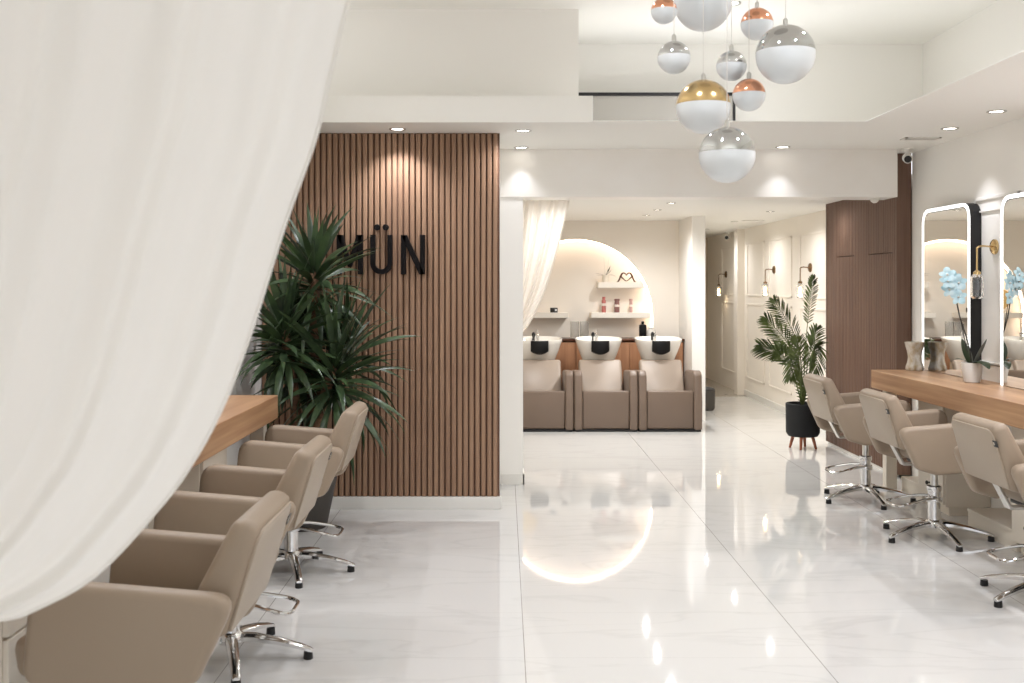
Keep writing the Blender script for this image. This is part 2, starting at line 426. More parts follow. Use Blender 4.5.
for i, y in enumerate((9.65, 11.24, 13.0, 14.8)):
    downlight(2.82, y, ZB, ordn[i]+' downlight in the row along the sconce wall', g2, PW*(.35 if i == 0 else .95), .8, warm=WARM)
downlight(.42, 9.15, ZB, 'downlight of the wash room over the tied back curtain', g2, PW*1.2, .8, warm=WARM)
downlight(.2, 10.4, ZB, 'downlight of the wash room hidden behind the pier', g2, PW*1.6, .8, warm=WARM)

def vent(x, y, z, label, w=.25, d=.11):
    t_ = thing('ceiling_vent', label, 'vent', (x, y, z))
    mb = MB(); mb.box((-w/2, -d/2, -.008), (w/2, -d/2+.015, 0)); mb.box((-w/2, d/2-.015, -.008), (w/2, d/2, 0)); mb.box((-w/2, -d/2, -.008), (-w/2+.015, d/2, 0)); mb.box((w/2-.015, -d/2, -.008), (w/2, d/2, 0))
    mb.build('frame', M['trim'], t_, False)
    mb = MB(); y_ = -d/2+.02
    while y_ < d/2-.02:
        mb.hexa([(-w/2+.014, y_, -.007), (w/2-.014, y_, -.007), (w/2-.014, y_+.006, -.007), (-w/2+.014, y_+.006, -.007), (-w/2+.014, y_+.006, 0), (w/2-.014, y_+.006, 0), (w/2-.014, y_+.012, 0), (-w/2+.014, y_+.012, 0)]); y_ += .016
    mb.build('louvres', M['trim'], t_, False)
vent(2.95, 7.52, ZS, 'white slotted air vent in the ceiling near the camera on the beam')
vent(3.0, 12.8, ZB, 'slotted air vent in the wash room ceiling')

def cctv(x, y, z, label, rz, wall=None):
    t_ = thing('security_camera', label, 'security camera', (x, y, z), rz)
    MB().lathe([(.045, 0), (.045, -.012), (.03, -.02), (.018, -.03), (.018, -.05)]).build('mount', M['trim'], t_)
    MB().sphere((0, 0, -.07), .037, n=20, k=10).cyl((0, .01, -.07), (0, -.045, -.085), .034).build('housing', M['trim'], t_)
    MB().cyl((0, -.0455, -.0852), (0, -.05, -.0868), .027).build('lens', M['black'], t_)
cctv(3.075, 8.1, ZS, 'small white security camera with black lens under ceiling at beam end', -.25)
cctv(3.28, 15.6, ZB, 'small security camera high in the far corridor', -.4)
dm = thing('smoke_detector', 'small white dome detector under the beam by the dark slats', 'detector', (2.9, 8.31, 2.205))
MB().lathe([(.001, -.035), (.012, -.034), (.026, -.024), (.034, -.01), (.036, 0)]).build('dome', M['trim'], dm)
MB().lathe([(.042, -.006), (.042, 0)]).build('base_ring', M['trim'], dm)

# glass balustrade of the upper level
bl = thing('glass_balustrade', 'tinted glass balustrade with black rail above the lowered ceiling', 'balustrade', (0, 7.9, ZS+.006))
MB().box((.52, -.006, 0), (1.70, .006, .36)).build('glass_pane', M['tint'], bl, False)
MB().box((.50, -.018, .36), (1.725, .018, .384), .003).build('top_rail', M['black'], bl, False)
MB().box((1.70, -.014, 0), (1.72, .014, .36), .003).build('post', M['black'], bl, False)

# ------------------------------------------------------------------ pendants
DP = 4.0
def pend(px, py, r, capm, label, up=.0, dy=0.):
    D = DP+dy; k = D/1062
    X = (px-504)*k; Z = EYE-(py-285)*k; R = r*k
    t_ = thing('ball_pendant', label, 'pendant lamp', (X, D, Z), 0, 'ball pendants of the hanging cluster')
    MB().sphere((0, 0, 0), R, -PI/2, .10, 36, 16).build('glass_bowl', M['frost'], t_)
    MB().sphere((0, 0, 0), R*1.006, .09, PI/2, 36, 12).build('metal_cap', M[capm], t_)
    MB().lathe([(.009, R), (.009, R+.02), (.004, R+.026)], n=12).build('cord_grip', M['steel'], t_)
    MB().cyl((0, 0, R+.02), (0, 0, ZC-Z-.02), .0014, 6).build('cord', M['cord'], t_)
M['chromecap'] = mat('smoked_chrome', (205, 206, 205), .05, 1.)
for a in ((703, 2, 29, 'chromecap', 'large ball pendant at the top of the cluster, cut by the frame', .3),
          (664, 11, 13, 'copper', 'small copper capped ball pendant at the top left of the cluster', .12),
          (674, 57.7, 16.3, 'chromecap', 'small chrome capped ball pendant at the left below the copper one', -.08),
          (731.5, 66, 15, 'chromecap', 'small chrome capped ball pendant in the middle, between gold and largest chrome ball', .15),
          (757, 24, 16, 'copper', 'copper capped ball pendant hanging above the large chrome ball', .38),
          (785.5, 54.5, 29.3, 'chromecap', 'large chrome capped ball pendant at the right side of the cluster', 0.),
          (749, 95, 16.2, 'copper', 'copper capped ball pendant beside the gold one', .1),
          (703.3, 107, 27, 'gold', 'gold capped ball pendant, the only gold one of the cluster', -.05),
          (727, 155, 28, 'chromecap', 'lowest ball pendant of the cluster, chrome capped', -.32)):
    pend(*a[:5], dy=a[5])
tag(MB().lathe([(.3, -.02), (.31, -.012), (.31, 0)]).build('ceiling_canopy', M['steel'], None, True, (.86, 4.02, ZC)), 'round metal canopy from which the ball pendants hang', 'canopy')

# ------------------------------------------------------------------ salon chair
def make_chair(label, group, base=0.):
    t_ = thing('salon_chair', label, 'salon chair', (0, 0, 0), 0, group)
    L = M['leather']
    prof = rpoly([(-.345, .705), (.20, .750), (.222, .50), (.18, .455), (-.12, .435), (-.235, .47)], [.05, .075, .06, .05, .05, .06])
    for sgn in (-1, 1):
        MB().prism(prof, lambda u, v, q: (q, u, v), sgn*.262, sgn*.335, .024, 4).build('armrest', L, t_)
    # seat cushion
    MB().hexa([(-.258, -.11, .452), (.258, -.11, .452), (.258, .27, .46), (-.258, .27, .46), (-.258, -.13, .56), (.258, -.13, .56), (.258, .285, .575), (-.258, .285, .575)], .035, 4).build('seat', L, t_)
    MB().box((-.2, -.09, .435), (.2, .2, .462), .008).build('seat_pan', M['black'], t_)
    # backrest: a leaning wedge, thick at the seat and thin at the top
    hw = .243
    MB().hexa([(-hw, -.295, .565), (hw, -.295, .565), (hw, -.14, .56), (-hw, -.14, .56),
               (-hw+.008, -.388, .872), (hw-.008, -.388, .872), (hw-.008, -.315, .896), (-hw+.008, -.315, .896)], .032, 4).build('backrest', L, t_)
    # flat outer shell on the back
    o0 = Vector((0, -.295, .565)); vv = Vector((0, -.093, .307)); ln = vv.length; d = vv.normalized(); nrm = Vector((0, -d.z, d.y))
    shell = rpoly([(-.226, .015), (.226, .015), (.218, ln-.018), (-.218, ln-.018)], [.02, .02, .045, .045])
    MB().prism(shell, lambda u, v, q: o0 + Vector((u, 0, 0)) + d*v + nrm*q, -.004, .005, .003, 2).build('back_shell', M['leather_lt'], t_)
    tg = MB(); c0 = o0 + Vector((.219, 0, 0)) + d*.24
    tg.prism([(-.010, -.015), (.030, -.015), (.030, .015), (-.010, .015)], lambda u, v, q: c0+Vector((u, 0, 0))+d*v+nrm*q, .005, .0075)
    tgo = tg.build('sewn_tag', M['black'], t_, False); tgo['label'] = 'small black sewn tag'
    MB().prism([(-.005, -.007), (.005, -.007), (.005, .007), (-.005, .007)], lambda u, v, q: c0+Vector((u, 0, 0))+d*v+nrm*q, .0075, .0082).build('tag_emblem', M['tagw'], tgo, False)
    # steel bracket that carries the back
    xx = -.02
    MB().hexa([(xx-.03, -.19, .44), (xx+.03, -.19, .44), (xx+.03, -.175, .44), (xx-.03, -.175, .44),
               (xx-.03, -.275, .60), (xx+.03, -.275, .60), (xx+.03, -.258, .60), (xx-.03, -.258, .60)], .003, 1).box((xx-.03, -.185, .44), (xx+.03, -.06, .453), .002).build('back_bracket', M['steel'], t_, False)
    # column
    MB().cyl((0, 0, .07), (0, 0, .285), .037, 24).lathe([(.041, .285), (.043, .29), (.043, .315), (.036, .32)]).build('column', M['chrome'], t_)
    MB().cyl((0, 0, .31), (0, 0, .44), .022, 20).build('piston', M['steel'], t_)
    # five-star base
    MB().lathe([(.052, .068), (.056, .08), (.05, .105), (.038, .115)]).build('hub', M['chrome'], t_)
    for i in range(5):
        a = 2*PI*i/5 - PI/2 + base     # with base 0 one leg points straight back
        ux, uy = math.cos(a), math.sin(a)
        rings = []
        for q, z, hw, hh in ((.03, .092, .026, .016), (.10, .09, .024, .016), (.2, .074, .021, .013), (.29, .052, .018, .010), (.325, .040, .017, .008), (.338, .034, .013, .006)):
            rings.append([(ux*q - uy*hw*cx_, uy*q + ux*hw*cx_, z + hh*cz_) for cx_, cz_ in ((-1, -.9), (-1, .2), (-.6, .85), (0, 1), (.6, .85), (1, .2), (1, -.9))])
        lg = MB().loft(rings).build('leg', M['chrome'], t_)
        MB().lathe([(.019, 0), (.02, .004), (.018, .03)], (ux*.318, uy*.318, .0), 16).build('foot_glide', M['black'], lg)
    # wire footrest on the column
    pts = smooth_path([(.042, .0, .25), (.075, -.09, .245), (.098, -.19, .225), (.098, -.235, .215), (.07, -.262, .21), (0, -.266, .21), (-.07, -.262, .21), (-.098, -.235, .215), (-.098, -.19, .225), (-.075, -.09, .245), (-.042, 0, .25)], 5)
    fr = MB().tube(pts, .0085, 8).build('footrest', M['chrome'], t_)
    MB().lathe([(.046, .222), (.048, .226), (.048, .246), (.046, .25)]).build('footrest_collar', M['chrome'], fr)
    return t_

gl = 'salon chairs at the left counter'; gr_ = 'salon chairs at the right counter'
R = math.radians
ch = make_chair('taupe leather salon chair nearest the viewer, partly behind the white curtain', gl)
ch.location = (-1.05, 3.12, 0.0); ch.rotation_euler = (0, 0, R(90))
dup(ch, (-1.12, 4.35, 0.0), R(90), 'taupe salon chair in the middle of the three at the left counter', gl)
dup(ch, (-1.135, 5.67, 0.0), R(90), 'taupe salon chair at the left counter closest to the yucca', gl)
ch2 = make_chair('taupe salon chair in front of the black palm pot', gr_, R(92))
ch2.location = (2.57, 7.55, 0); ch2.rotation_euler = (0, 0, R(-90+1))
def right_chair(loc, rz, label): return dup(ch2, loc, rz, label, gr_)
right_chair((2.60, 6.42, 0), R(-90+1), 'taupe salon chair in the middle at the right counter, facing the far mirror')
right_chair((2.645, 5.16, 0), R(-90+1), 'taupe salon chair at the right edge of the photo, cut by the frame')

# ------------------------------------------------------------------ counters
HC, TC = .895, .133
def worktop(label, x0, x1, y0, y1, posts):
    t_ = thing('wooden_worktop', label, 'counter', ((x0+x1)/2, (y0+y1)/2, 0))
    dx, dy = (x1-x0)/2, (y1-y0)/2
    MB().box((-dx, -dy, HC-TC), (dx, dy, HC), .004).build('slab', M['oak'], t_, False)
    for px, py in posts:
        MB().box((px-.04-(x0+x1)/2, py-.04-(y0+y1)/2, 0), (px+.04-(x0+x1)/2, py+.04-(y0+y1)/2, HC-TC), .004).build('support_post', M['cabinet'], t_, False)
    return t_
worktop('long thick oak styling counter along the right wall under the mirrors', 2.755, XR-.001, 2.4, 7.97, [(2.87, 7.9)])
worktop('thick oak styling counter along the left wall, half behind the white curtain', XL+.001, -1.305, 2.4, 6.13, [(-1.40, 6.05)])
def cabinet(label, x0, x1, y0, y1, face, group):
    """drawer unit; face = -1: drawers look to -x, +1: to +x"""
    t_ = thing('drawer_cabinet', label, 'drawer cabinet', ((x0+x1)/2, (y0+y1)/2, 0), 0, group)
    dx, dy = (x1-x0)/2, (y1-y0)/2; ztop = HC-TC
    MB().box((-dx, -dy, .06), (dx, dy, ztop), .003).box((-dx+.03, -dy+.02, 0), (dx-.03, dy-.02, .06)).build('body', M['cabinet'], t_, False)
    for k in range(3):
        z0 = .075 + k*.228
        xa, xb = (-dx-.018, -dx) if face < 0 else (dx, dx+.018)
        dr = MB().box((xa, -dy+.006, z0), (xb, dy-.006, z0+.22), .003).build('drawer', M['cabinet'], t_, False)
        xo = xa if face < 0 else xb
        MB().lathe([(.007, 0), (.006, .012), (.014, .018), (.014, .026), (.008, .03)], (xo, 0, z0+.11), 14, (face, 0, 0)).build('knob', M['black'], dr)
    return t_
cabinet('cream drawer cabinet under the right counter behind the middle chair', 2.92, XR-.002, 7.02, 7.45, -1, 'drawer cabinets under the right counter')
cabinet('cream drawer cabinet under the right counter, cut by the photo edge', 2.92, XR-.002, 5.65, 6.08, -1, 'drawer cabinets under the right counter')
cabinet('cream drawer cabinet under the left counter between the two nearer chairs', XL+.002, -1.42, 4.95, 5.38, 1, 'drawer cabinets under the left counter')
cabinet('cream drawer cabinet under the left counter at the bottom left corner', XL+.002, -1.42, 3.0, 3.45, 1, 'drawer cabinets under the left counter')
def step(label, x0, x1, y0, y1):
    t_ = thing('low_step', label, 'step', ((x0+x1)/2, (y0+y1)/2, 0), 0, 'low white steps under the right counter')
    dx, dy = (x1-x0)/2, (y1-y0)/2
    MB().box((-dx+.008, -dy, 0), (dx, dy, .10)).build('box', M['cabinet'], t_, False)
    MB().box((-dx, -dy, .10), (dx, dy, .12), .003).build('tread', M['cabinet'], t_, False)
step('low cream step under the counter between the two drawer cabinets', 2.93, XR-.002, 6.085, 6.72)
step('low cream step under the far end of the right counter', 2.93, XR-.002, 7.455, 7.84)

# ------------------------------------------------------------------ mirrors
XM = 3.14
def mirror(label, y0, y1):
    t_ = thing('lighted_mirror', label, 'mirror', (XM, (y0+y1)/2, HC), 0, 'lighted mirrors on the right counter')
    h = (y1-y0)/2; top = 2.09-HC
    out = rpoly([(-h, .002), (h, .002), (h, top), (-h, top)], [.004, .004, .12, .12], 8)
    MB().prism(out, lambda u, v, q: (q, u, v), .004, XR-XM-.001).build('frame', M['black'], t_)
    inn = rpoly([(-h+.03, .004), (h-.03, .004), (h-.03, top-.03), (-h+.03, top-.03)], [.004, .004, .1, .1], 8)
    MB().prism(inn, lambda u, v, q: (q, u, v), .0, .004).build('glass', M['mirror'], t_, False)
    o_ = rpoly([(-h, .002), (h, .002), (h, top), (-h, top)], [.003, .003, .12, .12], 8)[7:-7]
    i_ = rpoly([(-h+.03, .002), (h-.03, .002), (h-.03, top-.03), (-h+.03, top-.03)], [.003, .003, .095, .095], 8)[7:-7]
    # glowing band around sides and top: left-bottom -> up -> right-bottom
    full_o = rpoly([(h, .002), (h, top), (-h, top), (-h, .002)], [.001, .12, .12, .001], 8)
    full_i = rpoly([(h-.024, .002), (h-.024, top-.024), (-h+.024, top-.024), (-h+.024, .002)], [.001, .092, .092, .001], 8)
    mb = MB()
    rings = []
    for (a, b_) in list(zip(full_o, full_i))[4:-4]:
        rings.append([(-.003, a[0], a[1]), (-.003, b_[0], b_[1]), (.003, b_[0], b_[1]), (.003, a[0], a[1])])
    mb.loft(rings); mb.build('light_band', M['led'], t_, False)
mirror('tall black framed mirror with glowing white border, the far and fully visible one', 7.16, 7.97)
mirror('tall mirror with glowing white border cut by the right edge of the photo', 5.90, 6.71)

# ------------------------------------------------------------------ sconces
def glass_tube(mb, c, r, z0, z1):
    mb.lathe([(r*.55, z1), (r, z1-.02), (r, z0+.015), (r*.7, z0), (r*.7-.004, z0+.003), (r-.004, z0+.018), (r-.004, z1-.022), (r*.5, z1-.004)], c, 18, cap0=False, cap1=False)
def sconce(x, y, z, label, metal, lit, drop=.16, out=.115):
    t_ = thing('wall_sconce', label, 'wall lamp', (x, y, z), 0, 'sconces on the cream panelled wall' if lit else None)
    MB().lathe([(.05, 0), (.05, .012), (.038, .022), (.012, .028)], (0, 0, 0), 22, (-1, 0, 0)).build('wall_plate', M[metal], t_)
    MB().tube(smooth_path([(-.02, 0, 0), (-out*.7, 0, .006), (-out*.97, 0, -.004), (-out, 0, -.03), (-out, 0, -drop)], 6), .006, 8).lathe([(.012, -drop-.03), (.024, -drop-.025), (.024, -drop+.005), (.01, -drop+.015)], (-out, 0, 0), 16).build('arm', M[metal], t_)
    mb = MB(); glass_tube(mb, (-out, 0, 0), .042, -drop-.17, -drop-.01); mb.build('glass_shade', M['glass'], t_)
    mb = MB().sphere((-out, 0, -drop-.085), .02, n=16, k=10, sc=(1, 1, 2.0))
    mb.build('bulb', M['bulb'] if lit else M['frost'], t_)
    if lit:
        l = bpy.data.lights.new('sconce_lamp', 'POINT'); l.energy = 2.2; l.color = (1, .78, .5); l.shadow_soft_size = .03
        o = bpy.data.objects.new('sconce_lamp', l); COL.objects.link(o); o.location = (x-out-.0, y, z-drop-.15)
sconce(XR2, 11.6, 1.72, 'lit brass wall sconce just above the palm, nearest of the three', 'brass', True)
sconce(XR2, 13.15, 1.72, 'lit brass wall sconce in the middle of the three on the cream wall', 'brass', True)
sconce(XR2, 16.0, 1.69, 'lit brass wall sconce deep in the corridor', 'brass', True)
sconce(XR, 6.96, 1.78, 'brass wall sconce with clear glass between the two mirrors', 'gold', False, .17, .12)

# ------------------------------------------------------------------ curtains
def curtain(name, label, edge, left, Y, m, folds, amp, grp=None, top=None, ns=160, seed=1):
    rnd = random.Random(seed)
    t_ = thing(name, label, 'curtain', (0, Y, 0))
    ep = smooth_path([(a, 0, b) for a, b in edge], 10); lp = smooth_path([(a, 0, b) for a, b in left], 10)
    def samp(path, t):
        f = t*(len(path)-1); i = min(int(f), len(path)-2); return path[i].lerp(path[i+1], f-i)
    ph = [rnd.uniform(0, 6.28) for _ in range(4)]
    rings = []; nt_ = 60
    # arc-length tables keep rows at matching heights
    def zt(path, z):
        lo = path[0]
        for p, q in zip(path, path[1:]):
            if (p.z >= z >= q.z): 
                return p.lerp(q, (p.z-z)/max(p.z-q.z, 1e-6))
        return path[-1]
    for j in range(nt_+1):
        t = j/nt_; e = samp(ep, t); l = samp(lp, t); row = []
        for i in range(ns+1):
            s_ = i/ns; p = l.lerp(e, s_)
            a = folds*s_
            w_ = math.sin(2*PI*a+ph[0]+.5*math.sin(2*PI*a*.37+ph[1])) + .45*math.sin(2*PI*a*1.73+ph[2]) + .3*math.sin(2*PI*a*.5+ph[3])
            row.append((p.x, amp*w_*(.55+.45*math.sin(PI*min(1, t*.9+.1))) + amp*.6*math.sin(2.2*t+3*s_+ph[3]), p.z))
        rings.append(row)
    o = MB().loft(rings, closed=False).build('cloth', m, t_)
    hem = [Vector(r[-1]) for r in rings]
    MB().tube(hem, .004 if amp > .015 else .006, 6).build('hem', m, t_)
    return t_
c1 = curtain('curtain', 'large white sheer curtain sweeping across the left foreground',
        [(-.165, 2.54), (-.21, 2.3), (-.281, 2.04), (-.313, 1.906), (-.340, 1.791), (-.394, 1.639), (-.456, 1.442), (-.508, 1.306), (-.564, 1.204), (-.626, 1.122), (-.733, 1.009), (-.841, .949), (-.902, .931), (-1.116, .905), (-1.367, .92), (-1.50, .95)],
        [(-1.62, 2.54), (-1.62, 2.3), (-1.62, 2.05), (-1.62, 1.93), (-1.62, 1.85), (-1.62, 1.7), (-1.62, 1.55), (-1.61, 1.45), (-1.60, 1.35), (-1.60, 1.28), (-1.59, 1.2), (-1.585, 1.12), (-1.58, 1.08), (-1.57, 1.04), (-1.56, 1.01), (-1.55, .99)],
        1.9, M['curtain'], 8.5, .016, seed=5)
rl = thing('curtain_rail', 'slim rail carrying the large foreground curtain', 'rail', (0, 1.9, 2.555))
MB().cyl((-1.655, 0, 0), (0.2, 0, 0), .012, 12).build('rod', M['steel'], rl)
for x in (-1.5, -.7, .15): MB().lathe([(.02, .015), (.02, .011), (.006, .009), (.006, 0)], (x, 0, 0), 12).build('bracket', M['steel'], rl)
tb = thing('curtain_tieback', 'tie-back hook holding the large foreground curtain to the wall', 'tie-back', (XL, 1.9, .97))
MB().lathe([(.03, 0), (.03, .01), (.012, .016), (.01, .12), (.03, .125), (.03, .135)], (0, 0, 0), 16, (1, 0, 0)).build('hook', M['brass'], tb)
curtain('curtain', 'cream sheer curtain tied back at the wash room entrance',
        [(.555, 2.30), (.535, 2.206), (.50, 2.05), (.457, 1.884), (.40, 1.68), (.343, 1.505), (.27, 1.33), (.19, 1.184), (.10, 1.1), (.02, 1.05)],
        [(-.02, 2.30), (-.02, 2.2), (-.02, 2.05), (-.02, 1.9), (-.02, 1.75), (-.02, 1.6), (-.02, 1.45), (-.02, 1.32), (-.02, 1.2), (-.02, 1.1)],
        8.75, M['curtain2'], 6, .03, ns=110, seed=9)

# ------------------------------------------------------------------ wash chairs
def sup(a, b, n, e=2.6, c=(0, 0, 0), tilt=0.):
    out = []
    for i in range(n):
        t = 2*PI*i/n; ct, st = math.cos(t), math.sin(t)
        x = a*math.copysign(abs(ct)**(2/e), ct); y = b*math.copysign(abs(st)**(2/e), st)
        out.append((c[0]+x, c[1]+y, c[2]+y*tilt))
    return out
def make_wash(label):
    g = 'wash chairs with basins'
    t_ = thing('wash_chair', label, 'wash chair', (0, 0, 0), 0, g)     # front looks to -y, base at the middle of the front edge
    L = M['leather_wash']
    arm = rpoly([(.01, .02), (.0, .30), (.035, .60), (.10, .635), (.62, .60), (.74, .3), (.74, .02)], [.02, .2, .05, .06, .08, .1, .02])
    for sgn in (-1, 1):
        MB().prism(arm, lambda u, v, q: (q, u, v), sgn*.245, sgn*.331, .022, 4).build('armrest', L, t_)
    MB().box((-.32, .03, 0), (.32, .72, .025)).build('plinth', M['black'], t_, False)
    MB().hexa([(-.242, .035, .03), (.242, .035, .03), (.242, .10, .03), (-.242, .10, .03), (-.242, .015, .425), (.242, .015, .425), (.242, .10, .425), (-.242, .10, .425)], .014, 3).build('front_panel', L, t_)
    MB().hexa([(-.242, .05, .30), (.242, .05, .30), (.242, .60, .26), (-.242, .60, .26), (-.242, .05, .415), (.242, .05, .415), (.242, .60, .37), (-.242, .60, .37)], .03, 4).build('seat', L, t_)
    MB().hexa([(-.24, .50, .32), (.24, .50, .32), (.24, .62, .30), (-.24, .62, .30), (-.235, .73, .71), (.235, .73, .71), (.235, .82, .68), (-.235, .82, .68)], .03, 4).build('backrest', M['leather_wash_lt'], t_)
    # basin: lofted tub
    yc, zt = .93, .925
    rg = []
    for z, a, b_, yo in ((.66, .165, .12, .02), (.70, .185, .15, .01), (.80, .222, .20, 0), (.88, .25, .23, 0), (zt-.01, .262, .24, 0), (zt+.003, .262, .24, 0), (zt+.004, .25, .228, 0), (zt-.012, .238, .215, 0), (.85, .215, .19, 0), (.78, .16, .14, .01), (.765, .05, .05, .02)):
        rg.append(sup(a, b_, 40, 2.7, (0, yc+yo, z), .06))
    ba = MB().loft(rg).build('basin', M['ceramic'], t_)
    MB().hexa([(-.15, .82, 0), (.15, .82, 0), (.15, 1.08, 0), (-.15, 1.08, 0), (-.15, .84, .67), (.15, .84, .67), (.15, 1.06, .67), (-.15, 1.06, .67)], .02, 3).build('pedestal', M['cabinet'], t_)
    # black neck rest hung over the front rim
    nr = []
    for i in range(9):
        a = -.6+1.2*i/8; x = .098*a/.6; hh = .135*(1-.25*(a/.6)**2); y = yc-.262+.03*(a/.6)**2
        nr.append([(x, y, zt-.02+.008), (x, y-.02, zt-.01), (x, y-.034, zt-.04), (x, y-.022, zt-.02-hh), (x, y+.012, zt-.03-hh), (x, y+.02, zt-.09), (x, y+.03, zt-.02)])
    MB().loft(nr).build('neck_rest', M['rubber'], ba)
    MB().cyl((-.01, yc+.15, zt-.06), (-.01, yc+.15, zt+.045), .016, 14).tube(smooth_path([(-.01, yc+.15, zt+.03), (-.01, yc+.09, zt+.055), (-.01, yc+.03, zt+.03)], 5), .009, 8).lathe([(.018, 0), (.018, .018), (.006, .022), (.005, .05)], (-.01, yc+.15, zt+.045), 14).build('tap', M['chrome'], ba)
    MB().tube(smooth_path([(-.05, yc+.14, zt-.05), (-.055, yc+.10, zt+.05), (-.06, yc+.0, zt+.045), (-.075, yc-.09, zt-.015), (-.085, yc-.12, zt-.05)], 6), .009, 8).lathe([(.018, 0), (.021, .03), (.01, .05)], (-.06, yc+.0, zt+.025), 12).build('spray_hose', M['black'], ba)
    return t_
wc = make_wash('taupe wash chair with white basin at the right end of the row')
wc.location = (1.733, 11.03, 0)
dup(wc, (1.063, 11.03, 0), 0, 'taupe wash chair with white basin in the middle of the row')
dup(wc, (.393, 11.03, 0), 0, 'taupe wash chair with white basin half hidden by the white pier')

# wooden back cabinet
bc = thing('back_cabinet', 'low wooden cabinet with dark top behind the wash basins', 'cabinet', (1.05, 12.62, 0))
MB().box((-1.15, -.12, .05), (1.06, .27, .86)).build('body', M['oakdoor'], bc, False)
MB().box((-1.15, -.1, 0), (1.06, .27, .05)).build('plinth', M['black'], bc, False)
MB().box((-1.16, -.15, .872), (1.07, .275, .895), .003).build('top', M['bronze'], bc, False)
for k in range(7):
    x0 = -1.145+k*.315
    d_ = MB().box((x0, -.14, .06), (x0+.307, -.12, .855), .002).build('door', M['oakdoor'], bc, False)
    MB().lathe([(.006, 0), (.006, .01), (.014, .016), (.014, .024), (.006, .028)], (x0+.27 if k % 2 else x0+.03, -.14, .80), 12, (0, -1, 0)).build('knob', M['black'], d_)

# shelves in the niche
def shelf(x0, x1, z0, z1, label):
    t_ = thing('floating_shelf', label, 'shelf', ((x0+x1)/2, YW-.06, z0), 0, 'floating shelves in the arched niche')
    h = (x1-x0)/2
    MB().box((-h, 0, 0), (h, .209, z1-z0), .004).build('board', M['shelf'], t_, False)
    return z1
zu = shelf(1.14, 1.695, 1.494, 1.566, 'white floating shelf holding the orchid and the heart hands')
zl = shelf(1.056, 1.77, 1.13, 1.196, 'white floating shelf holding the row of bottles')
shelf(.0, .777, 1.13, 1.196, 'white floating shelf holding the small black box')
YS = YW+.03
# heart-hands sculpture
hh = thing('heart_hands_sculpture', 'dark bronze sculpture of two hands forming a heart', 'sculpture', (1.49, YS, zu))
hh.scale = (.9, 1, .8)
for sg_ in (-1, 1):
    mb = MB()
    mb.tube(smooth_path([(sg_*.118, 0, .0), (sg_*.098, 0, .035), (sg_*.082, 0, .075), (sg_*.072, 0, .10)], 5), [.011]*5+[.011]*5+[.014]*5+[.016], 10)   # wrist and hand
    mb.tube(smooth_path([(sg_*.075, 0, .09), (sg_*.06, 0, .125), (sg_*.035, 0, .138), (sg_*.012, 0, .122), (sg_*.002, 0, .098)], 5), [.013]*8+[.010]*8+[.007]*5, 10)  # curled fingers
    mb.tube(smooth_path([(sg_*.078, 0, .085), (sg_*.055, -.004, .062), (sg_*.028, -.004, .035), (sg_*.003, -.004, .014)], 5), [.010]*8+[.007]*8, 10)  # thumb
    mb.cyl((sg_*.118, 0, 0), (sg_*.118, 0, .006), .022, 12)
    mb.build('hand', M['bronze'], hh)
# bottles
def bottle(x, r, h, m, label, cap=M['black'], lab=True, y=YS, z=None, neck=.35):
    z = zl if z is None else z
    t_ = thing('bottle', label, 'bottle', (x, y, z), 0, 'bottles in the arched niche')
    MB().lathe([(r*.96, 0), (r, .006), (r, h*.74), (r*.9, h*.79), (r*neck, h*.83), (r*neck, h*.86)]).build('body', m, t_)
    MB().lathe([(r*neck*1.25, h*.85), (r*neck*1.25, h*.99), (r*neck*1.1, h)]).build('cap', cap, t_)
    if lab: MB().lathe([(r*1.01, h*.42), (r*1.01, h*.58)], cap0=False, cap1=False).build('paper_label', M['label'], t_)
bottle(1.215, .026, .19, M['pinkbottle'], 'coral pump bottle, leftmost of three on the lower shelf', M['pinkbottle'], neck=.6)
bottle(1.375, .032, .165, M['rosebottle'], 'brown rose bottle with pale label, middle of three on the shelf', M['rosebottle'], neck=.85)
bottle(1.545, .02, .165, M['greybottle'], 'slim mauve bottle, rightmost of three on the shelf', M['greybottle'], neck=.9)
bottle(1.66, .045, .20, M['rubber'], 'black waisted bottle on the cabinet beside the right basin', M['rubber'], False, 12.70, .895, .3)
bottle(1.755, .045, .13, M['potwhite'], 'squat white bottle next to the black one on the cabinet', M['potwhite'], False, 12.72, .895, .6)
# black box
bx_ = thing('small_box', 'small black box on the left niche shelf', 'box', (.607, YS-.02, zl))
MB().box((-.045, -.035, 0), (.045, .035, .058), .006).build('case', M['black'], bx_)
MB().box((.01, -.037, .018), (.035, -.035, .042)).build('badge', M['steel'], bx_, False)
# glass cylinders on the cabinet
for x, lb in ((.845, 'left clear glass cylinder vase on the wooden cabinet'), (.96, 'right clear glass cylinder vase on the wooden cabinet')):
    t_ = thing('glass_vase', lb, 'vase', (x, 12.68, .895), 0, 'glass cylinders behind the basins')
    MB().lathe([(.05, 0), (.052, .005), (.052, .20), (.048, .20), (.047, .01), (.0005, .008)], cap0=True, cap1=False).build('cylinder', M['glass'], t_)
# gold fan ornament on the left shelf, seen in the mirrors
fn = thing('fan_ornament', 'gold fan ornament on the left part of the niche', 'ornament', (.25, YS, zl))
MB().prism([(0, .0), (.012, 0)] + [(.16*math.cos(PI*i/16), .13+.16*math.sin(PI*i/16)) for i in range(17)] + [(-.012, 0)], lambda u, v, q: (u, q, v), -.006, .006, .002, 1).build('fan', M['gold'], fn, False)
MB().box((-.05, -.03, 0), (.05, .03, .012), .003).build('stand', M['gold'], fn)
